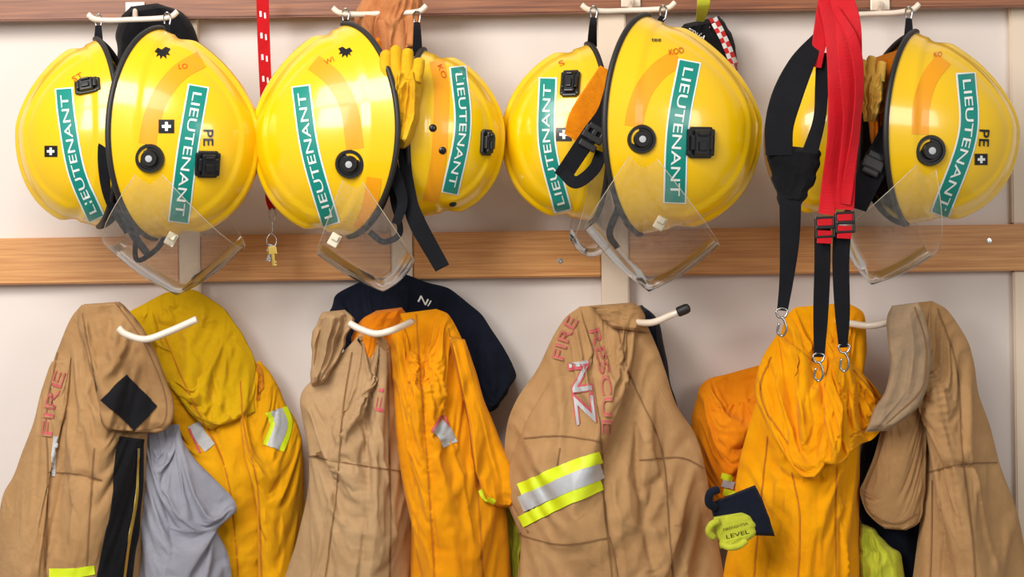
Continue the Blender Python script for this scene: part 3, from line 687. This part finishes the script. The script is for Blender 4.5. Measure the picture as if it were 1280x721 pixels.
def cross(H,x,y,s=15):
    bv=H['bv']
    o=dstrip('x',bv,[(x,y-s/2),(x,y+s/2)],s*1.15,'black',.0008,n=6,m=4)
    c1=dstrip('x',bv,[(x,y-s*.33),(x,y+s*.33)],s*.22,'white',.0013,n=5,m=3); c2=dstrip('x',bv,[(x-s*.33,y),(x+s*.33,y)],s*.22,'white',.0014,n=5,m=3)
    H['parts']+=[(o,'cross_badge','black square with white cross'),(c1,'cross_upright',None,o),(c2,'cross_arm',None,o)]
def emblem(H,x,y,s=12,fl=1):
    pts=[(-1,-.2),(-.6,-.7),(-.1,-.45),(.4,-.8),(1,-.55),(.7,-.1),(.95,.25),(.45,.15),(.5,.7),(.05,.3),(-.25,.75),(-.35,.2),(-.8,.45),(-.6,0)]
    o=dpoly('x',H['bv'],[(x+p[0]*s*fl,y+p[1]*s) for p in pts],'black'); H['parts'].append((o,'emblem','small black winged emblem'))
def band(H,path,w,nm='reflective_band'):
    o=dstrip('x',H['bv'],path,w,'band',0.0005,n=60,m=8); H['parts'].append((o,nm,'orange reflective band'))
def htext(H,s,path,h,mat='red',nm='lettering'):
    o=dtext('x',H['bv'],s,path,h,mat,0.0014,offset=0.0 if mat=='red' else .01); H['parts'].append((o,nm,'small %s lettering'%('orange-red' if mat=='red' else 'black')))
def visor(H,hx,hy,cs,clip=None,bb=None):
    """cs: three (angle deg, reach px) corners of the lower edge, straight between them"""
    k=H['k']; d=H['d']; b=(bb or H['b'])+4
    l,n=hit(H['bv'],hx,hy); h0=l-H['S']*((l-H['ctr']).dot(H['S']))
    NPh,NV=49,17; V=[];F=[]
    X=Vector((1,0,0)); Z=Vector((0,0,1))
    C3=[(math.cos(math.radians(a))*r,math.sin(math.radians(a))*r) for a,r in cs]
    def edge(v):
        i=0 if v<.5 else 1; f=v*2-i
        f=f if True else f
        x=C3[i][0]*(1-f)+C3[i+1][0]*f; z=C3[i][1]*(1-f)+C3[i+1][1]*f
        q=1+0.035*math.sin(f*math.pi)   # slight outward bow
        return x*q,z*q
    def P(ph,v):
        x,z=edge(v); c=math.cos(ph)**0.62
        return h0+(X*x+Z*z)*c*k+H['S']*(b*math.sin(ph))*k
    for i in range(NPh):
        ph=math.radians(-86+172*i/(NPh-1))
        for j in range(NV): V.append(P(ph,j/(NV-1)))
    for i in range(NPh-1):
        for j in range(NV-1): F.append((i*NV+j,i*NV+j+1,(i+1)*NV+j+1,(i+1)*NV+j))
    o=mk('visor',V,F,'visor')
    ed=[P(math.radians(-86+172*i/40),0) for i in range(41)]
    ed2=[P(math.radians(-86+172*i/40),1) for i in range(41)]
    e1=tube('x',ed,0.0005,'vedge',n=60,seg=6,world=True); e2=tube('x',ed2,0.0005,'vedge',n=60,seg=6,world=True)
    H['parts']+=[(o,'visor','clear polycarbonate face visor'),(e1,'visor_edge',None,o),(e2,'visor_edge',None,o)]
    if clip:
        q=W(clip[0],clip[1],d+.09)
        c=rboxes('x',[(0,0,0,.015,.019,.005),(0,.004,.004,.010,.009,.005)],q,basis(Vector((0,-1,0)),60),'paleclip'); H['parts'].append((c,'visor_clip','small translucent clip'))
def strap(H,pts,w,mat='web',nm='chin_strap',tw=0): H['parts'].append((ribbon('x',pts,w,mat,twist=tw),nm))
def buckle(H,x,y,d,w=26,h=32,ang=60):
    k=H['k']; w*=k; h*=k
    o=rboxes('x',[(0,0,0,w,h*.25,.008),(0,h*.4,0,w*.8,h*.22,.007),(-w*.38,h*.15,0,w*.2,h*.5,.007),(w*.38,h*.15,0,w*.2,h*.5,.007),(0,h*.15,0,w*.25,h*.6,.006),(0,-h*.35,0,w*.85,h*.25,.008)],W(x,y,d),basis(Vector((0.1,-1,0.1)),ang),'rubber')
    H['parts'].append((o,'buckle'))
def hanger(H,hx,hy,hd,ex,ey):
    r=tube('x',[(hx,hy-7,hd+.004),(hx+4,hy-2,hd),(hx+3,hy+8,hd),(hx,hy+12,hd),(hx-3,hy+8,hd-.004),(hx-4,hy-2,hd-.002),(hx,hy-7,hd+.004)],0.0013,'steel',n=30,seg=6)
    s=ribbon('x',[(hx,hy+8,hd),(hx+(ex-hx)*.4,hy+18,hd+.004),(ex,ey,H['d'])],[7,9,12],'web',n=20)
    H['parts']+=[(r,'hanging_ring','small steel ring'),(s,'hanging_strap','short black webbing loop')]
G='helmets on the hooks'
def hfin(H,label): finish('fire_helmet',label,'helmet',H['parts'],G)

# H1
H=helmet(121,166,.175,113,93,38,78,-1,tilt=1)
sticker(H,[(80,110),(84,150),(96,215),(121,274)],21,False); cross(H,64,189,14); bracket(H,110,108,32,20,100)
htext(H,'ST',[(91,100),(103,93)],6); hanger(H,123,24,.175,123,60)
strap(H,[(142,110,.22),(134,160,.26),(130,205,.26),(136,250,.24),(160,290,.21)],[8,16,14,9,9])
hfin(H,'yellow fire helmet with teal LIEUTENANT label and cross badge')
# H2
H=helmet(199,167,.205,127,122,38,90,1,tilt=-2)
band(H,[(252,74),(225,90),(204,115),(190,148),(184,180)],22)
sticker(H,[(248,107),(234,190),(223,278)],25,True); knob(H,187,198,17); bracket(H,259,205,31,33); cross(H,208,158,17)
htext(H,'PE',[(260,162),(260,182)],12,'black'); htext(H,'LO',[(223,84),(234,83)],6); emblem(H,203,67,10)
visor(H,187,198,[(-126,128),(-86,166),(-49,142)],(214,299))
strap(H,[(146,205,.28),(150,250,.27),(165,290,.26),(185,318,.26)],[9,9,9,8]); strap(H,[(180,250,.18),(170,300,.18),(172,325,.19),(195,312,.2),(210,290,.2)],6)
hanger(H,209,22,.18,206,48)
hfin(H,'yellow fire helmet with PE lettering, clear visor, LIEUTENANT label')
# H3
H=helmet(432,163,.20,128,110,64,90,-1,tilt=1.5)
band(H,[(392,78),(418,100),(436,135),(444,186)],22); band(H,[(468,222),(462,258),(450,288)],19)
sticker(H,[(376,107),(388,190),(414,281)],22,False); knob(H,437,205,17); emblem(H,432,66,9,-1)
htext(H,'WI',[(406,79),(417,74)],6)
visor(H,437,205,[(-112,116),(-76,160),(-56,142)],(418,300))
strap(H,[(488,200,.26),(492,250,.25),(500,290,.24),(480,302,.24),(462,290,.24)],[10,8,7,7,7])
hanger(H,432,17,.18,437,46)
hfin(H,'yellow fire helmet with visor, orange band and LIEUTENANT label')
# H4
H=helmet(529,167,.17,101,96,12,80,1,tilt=-1,yaw=2,nr=1.8)
band(H,[(546,76),(552,110),(551,150),(548,200),(538,252)],19)
sticker(H,[(572,83),(578,160),(562,242)],20,True); bracket(H,607,178,20,32)
htext(H,'KO',[(549,82),(556,98)],6)
for q in [(541,160),(553,188),(566,255)]:
    l,n=hit(H['bv'],*q); H['parts'].append((lathe('x',[(.0055,-.001),(.0055,.001),(.004,.0025),(.002,.003)],l,n,'black',20),'rivet','black rivet'))
strap(H,[(508,110,.24),(504,180,.26),(512,240,.26),(520,275,.26),(553,335,.25)],[9,14,14,20,18],tw=0.2)
strap(H,[(482,180,.28),(490,210,.28),(503,250,.27),(495,280,.27)],[20,16,12,10])
hanger(H,521,20,.18,522,70)
hfin(H,'yellow fire helmet with orange bands and dangling black strap')
# H5
H=helmet(736,166,.14,107,103,16,74,-1,tilt=1.5,nr=1.8)
sticker(H,[(685,97),(684,180),(704,264)],21,False); cross(H,705,168,17); bracket(H,713,105,24,36)
htext(H,'S',[(699,81),(705,78)],6)
strap(H,[(764,105,.25),(755,140,.26),(740,165,.27),(720,195,.27),(702,222,.26)],[12,16,20,20,20]); buckle(H,740,172,.272)
strap(H,[(752,190,.26),(742,212,.27),(720,228,.27),(704,215,.265)],14)
o=ribbon('x',[(764,90,.225),(748,120,.245),(728,148,.258),(714,172,.25)],[30,36,32,18],'orange',t=.004); H['parts'].append((o,'padding_band','orange padded head band'))
visor(H,750,180,[(-104,120),(-92,136),(-78,120)])
hanger(H,742,14,.18,740,58)
hfin(H,'yellow fire helmet with buckled black chin strap, orange head band')
# H6
H=helmet(806,156,.22,132,139,48,92,1,tilt=-2)
band(H,[(848,72),(824,88),(805,112),(795,140),(792,158)],23)
sticker(H,[(862,76),(847,160),(843,254)],27,True); knob(H,802,174,17); bracket(H,875,178,36,38)
htext(H,'KOD',[(836,66),(854,63)],7)
htext(H,'tee',[(814,50),(826,50)],5,'black')
visor(H,802,174,[(-125,128),(-88,184),(-53,158)],(825,279))
strap(H,[(770,200,.26),(775,250,.24),(762,290,.22),(772,310,.22)],[9,8,8,7])
hanger(H,829,13,.18,812,40)
hfin(H,'yellow fire helmet with lowered clear visor and LIEUTENANT label')
# H7
H=helmet(1050,172,.14,98,89,6,74,-1,tilt=0,nr=1.8)
hanger(H,1052,16,.17,1050,80)
hfin(H,'yellow fire helmet partly hidden by red trouser braces')
# H8
H=helmet(1140,160,.20,116,127,50,86,1,tilt=-3,yaw=0)
band(H,[(1180,74),(1162,98),(1152,130),(1150,168)],21)
sticker(H,[(1207,91),(1209,170),(1174,269)],23,True); knob(H,1163,188,18); cross(H,1226,199,14)
htext(H,'PE',[(1230,162),(1229,183)],12,'black')
htext(H,'KO',[(1167,69),(1177,68)],6)
visor(H,1163,188,[(-137,136),(-110,172),(-81,126)])
strap(H,[(1114,150,.26),(1102,185,.28),(1088,218,.285),(1074,262,.28)],[14,24,30,16])
l=W(1092,205,.289); H['parts'].append((rboxes('x',[(0,0,0,.030,.018,.008),(0,.012,0,.024,.012,.007),(0,-.012,0,.024,.010,.007)],l,basis(Vector((0.1,-1,0.1)),65),'rubber',.003),'buckle'))
hanger(H,1136,15,.18,1136,50)
hfin(H,'yellow fire helmet with PE lettering, cross badge, lowered visor')

# ------------------------------------------------------------ things at the helmets
o=cloth('x',[(165,8,195,4),(150,25,225,15),(145,50,243,40),(148,80,248,65),(155,100,245,90),(170,110,230,105)],.05,.04,'blackc',seed=3,bot=.1,wf=3); solo(o,'flash_hood','black knitted flash hood hanging on hook behind helmets','hood')
def glove(pal,fingers,mat,label,seed,d,th,r=.009,dz=.01):
    p=cloth('x',pal,d,th,mat,seed=seed,bot=.15,wf=4,wr=.014,jag=2)
    ps=[(p,'palm')]
    for f in fingers:
        ps.append((tube('x',[(q[0],q[1],d+th+dz+(q[2] if len(q)>2 else 0)) for q in f],lambda t:r*(1-.15*t)*(math.sqrt(max(0.02,1-((t-.82)/.18)**2)) if t>.82 else 1),mat,n=28,seg=12),'finger'))
    finish('work_glove',label,'glove',ps,'gloves by the helmets')
glove([(456,40,500,36),(466,70,504,66),(474,100,506,98),(480,135,502,134),(484,160,498,160)],[[(478,66),(484,96),(486,126)],[(490,62),(496,92),(498,120)]],'orange','orange fabric work glove tucked between helmets',5,.12,.045)
glove([(456,-10,526,-12),(446,10,528,8),(443,30,526,28),(450,50,520,50),(462,66,512,66),(470,76,502,76)],[[(462,20),(460,44),(466,66)],[(480,26),(482,50),(484,72)],[(498,26),(500,50),(500,70)],[(516,20),(516,42),(514,60)]],'peach','peach leather work glove hanging on hook',6,.12,.05,r=.0105,dz=-.004)
glove([(482,84,526,80),(482,108,529,104),(484,132,526,132),(484,162,520,166),(487,184,510,188)],[[(486,106),(482,82),(483,62)],[(496,102),(495,76),(495,56)],[(508,100),(509,76),(510,60)],[(519,102),(523,84),(524,72)]],'yleather','yellow leather work glove tucked beside helmet',8,.25,.045,r=.0095,dz=-.010)
cb=cloth('x',[(856,30,900,20),(846,45,910,35),(852,62,918,60),(870,80,922,84),(885,95,922,98)],.05,.05,'blackc',seed=9,bot=.1,wf=3)
bvc=bvh_of(cb)
ck=dstrip('x',bvc,[(890,22),(902,45),(911,66),(918,86)],10,'check',.0015,n=30,uv=True)
tx=dtext('x',bvc,'FIRE',[(880,48),(861,39)],7,'white',.002,cuts=1)
ys=ribbon('x',[(880,-8,.15),(879,8,.14),(875,26,.10)],[16,15,10],'limec')
finish('cap','black cap with red and white checker band and yellow strap','cap',[(cb,'crown'),(ck,'checker_band','red and white checks'),(tx,'lettering','white FIRE lettering'),(ys,'strap','yellow-green fabric strap')])
glove([(1086,74,1136,58),(1076,96,1140,84),(1080,120,1136,112),(1086,150,1128,142),(1090,190,1114,185)],[[(1100,80),(1104,110),(1100,142)],[(1114,74),(1116,108),(1110,138)],[(1126,72),(1127,98),(1121,126)]],'orange','golden work glove stuffed inside helmet',11,.20,.05)
glove([(1076,92,1104,86),(1072,112,1106,110),(1076,132,1102,130),(1080,152,1096,152)],[[(1078,102),(1076,86),(1080,74)],[(1088,100),(1088,80),(1092,70)],[(1099,102),(1101,86),(1103,76)]],'paleleather','pale yellow leather glove beside helmet',12,.275,.022,r=.0078,dz=-.006)

# lanyard
rb=ribbon('x',[(328,-8,.11),(330,60,.115),(334,150,.115),(338,240,.11),(340,262,.11)],[15,15,14,13,8],'lany',t=.0015,n=60)
bl=bvh_of(rb); parts=[(rb,'band')]
for i in range(9):
    y=14+i*27; x=328+(y/262)*11
    parts.append((dstrip('x',bl,[(x-3,y),(x-2.6,y+7)],2.6,'white',.0006,n=4,m=3),'print_mark','white print'))
    parts.append((dstrip('x',bl,[(x+2.5,y+2),(x+3,y+9)],2,'white',.0006,n=4,m=3),'print_mark','white print'))
parts.append((tube('x',[(340,260,.112),(344,266,.112),(343,276,.112),(338,277,.112),(336,268,.112),(340,260,.112)],.0012,'steel',n=30,seg=6),'swivel_clip','steel swivel clip'))
parts.append((tube('x',[(340,276,.112),(341,285,.113),(339,294,.112)],.0010,'steel',n=12,seg=6),'chain'))
finish('lanyard','red printed lanyard with steel clip hanging on rail','lanyard',parts)
ring=tube('x',[(339,291,.112),(345,297,.112),(345,305,.112),(339,309,.112),(334,304,.112),(334,297,.112),(339,291,.112)],.0009,'steel',n=40,seg=6)
def keyobj(x,y,L,ang,mat,d):
    fr=basis(Vector((0,-1,0)),ang); q=W(x,y,d); k=S0
    return rboxes('x',[(0,-.006,0,.013,.012,.002),(0,-.006-L*k*.45,0,.005,L*k*.7,.0018),(.003,-.006-L*k*.6,0,.003,.003,.0016),(.003,-.006-L*k*.75,0,.003,.003,.0016)],q,fr,mat,.0015)
k1=keyobj(340,308,24,95,'brass',.114); k2=keyobj(341,306,20,70,'steel',.111)
finish('key_ring','small steel key ring with brass and steel keys','keys',[(ring,'ring'),(k1,'key','brass key'),(k2,'key','steel key')])

# ------------------------------------------------------------ red braces
P=[]
P.append((ribbon('x',[(1036,-8,.29),(1030,25,.30),(1024,55,.305),(1020,84,.305)],[22,20,16,12],'redweb'),'strap','red elastic webbing'))
P.append((ribbon('x',[(1040,-8,.30),(1052,40,.315),(1055,100,.32),(1050,160,.32),(1040,220,.32),(1033,268,.32)],[34,38,36,30,22,18],'redweb',n=60,twist=lambda t:.35*math.sin(t*7)),'strap','red elastic webbing'))
P.append((ribbon('x',[(1050,-8,.31),(1060,30,.33),(1063,90,.335),(1065,150,.335),(1059,210,.335),(1056,262,.33)],[26,28,26,24,21,20],'redweb',n=60,twist=lambda t:.45*math.sin(t*6+1)),'strap','red elastic webbing'))
P.append((ribbon('x',[(1044,10,.325),(1066,50,.342),(1074,100,.345),(1070,160,.345),(1062,215,.342),(1057,255,.334)],[8,12,13,13,12,12],'redweb',n=60,twist=lambda t:.7*math.sin(t*5+2)),'strap','red elastic webbing fold'))
P.append((ribbon('x',[(1024,46,.30),(1002,80,.31),(984,120,.315),(974,158,.315),(974,194,.312)],[14,28,34,32,30],'web',n=40,t=.005),'strap','black padded strap'))
P.append((ribbon('x',[(1028,66,.295),(1027,110,.30),(1024,150,.305),(1012,192,.308)],[14,15,14,18],'web',n=40),'strap','black webbing'))
pad=cloth('x',[(960,180,1024,186),(959,198,1026,202),(964,220,1020,222),(970,238,1012,238),(974,256,1002,256)],.295,.016,'blackc',seed=120,wf=2,wr=.004,top=.1,bot=.1,pw=6)
P.append((pad,'back_patch','black padded leather patch'))
P.append((ribbon('x',[(988,245,.31),(987,300,.30),(983,350,.29),(978,388,.285)],[25,22,16,12],'web',n=40),'strap','black webbing tail'))
P.append((ribbon('x',[(1028,285,.325),(1028,330,.32),(1026,390,.30),(1024,446,.285)],[18,18,17,12],'web',n=40),'strap','black webbing tail'))
P.append((ribbon('x',[(1053,285,.33),(1051,330,.32),(1053,390,.30),(1054,434,.285)],[20,19,17,10],'web',n=40),'strap','black webbing tail'))
for (x,y) in [(1031,284),(1056,278)]:
    q=W(x,y,.336); w=.027
    P.append((rboxes('x',[(0,.013,0,w,.004,.007),(0,-.013,0,w,.004,.007),(0,0,.002,w*.96,.005,.008),(-w*.46,0,0,.003,.028,.007),(w*.46,0,0,.003,.028,.007)],q,basis(Vector((0,-1,0)),92),'black'),'adjuster','black plastic strap adjuster'))
    P.append((ribbon('x',[(x,y-12,.338),(x,y-2,.338)],17,'redweb',n=6),'strap','red webbing loop'))
    P.append((ribbon('x',[(x,y+4,.338),(x-1,y+20,.337)],16,'redweb',n=6),'strap','red webbing loop'))
for (x,y,d) in [(977,388,.286),(1023,444,.286),(1055,432,.286)]:
    P.append((tube('x',[(x-7,y,d),(x,y-3,d),(x+7,y,d),(x+5,y+7,d),(x,y+9,d),(x-5,y+7,d),(x-7,y,d)],.0016,'steel',n=30,seg=6),'snap_hook','steel snap hook'))
    P.append((tube('x',[(x,y+8,d),(x+4,y+14,d),(x+6,y+24,d),(x+1,y+32,d-.004),(x-5,y+27,d-.006),(x-3,y+16,d-.004)],.0017,'steel',n=30,seg=6),'snap_hook','steel snap hook'))
finish('trouser_braces','red and black webbing braces with steel snap hooks','braces',P)

# ------------------------------------------------------------ light
def area(name,loc,tgt,sx,sy,p,c):
    l=bpy.data.lights.new(name,'AREA'); l.shape='RECTANGLE'; l.size=sx; l.size_y=sy; l.energy=p; l.color=c
    o=bpy.data.objects.new(name,l); sc.collection.objects.link(o); o.location=loc
    o.rotation_euler=(Vector(tgt)-Vector(loc)).to_track_quat('-Z','Y').to_euler()
area('ceiling_light',(-0.7,-1.7,2.75),(0,0,1.4),1.4,0.6,33,(1,0.96,0.91))
area('soft_key',(-1.5,-2.8,2.4),(0,0,1.5),0.9,0.9,38,(1,0.97,0.94))
area('room_light',(1.8,-3.0,2.2),(0,0,1.4),1.0,0.8,18,(1,0.96,0.93))
w=bpy.data.worlds.new('world'); sc.world=w; w.use_nodes=True
w.node_tree.nodes['Background'].inputs[0].default_value=(1,0.97,0.94,1); w.node_tree.nodes['Background'].inputs[1].default_value=0.36
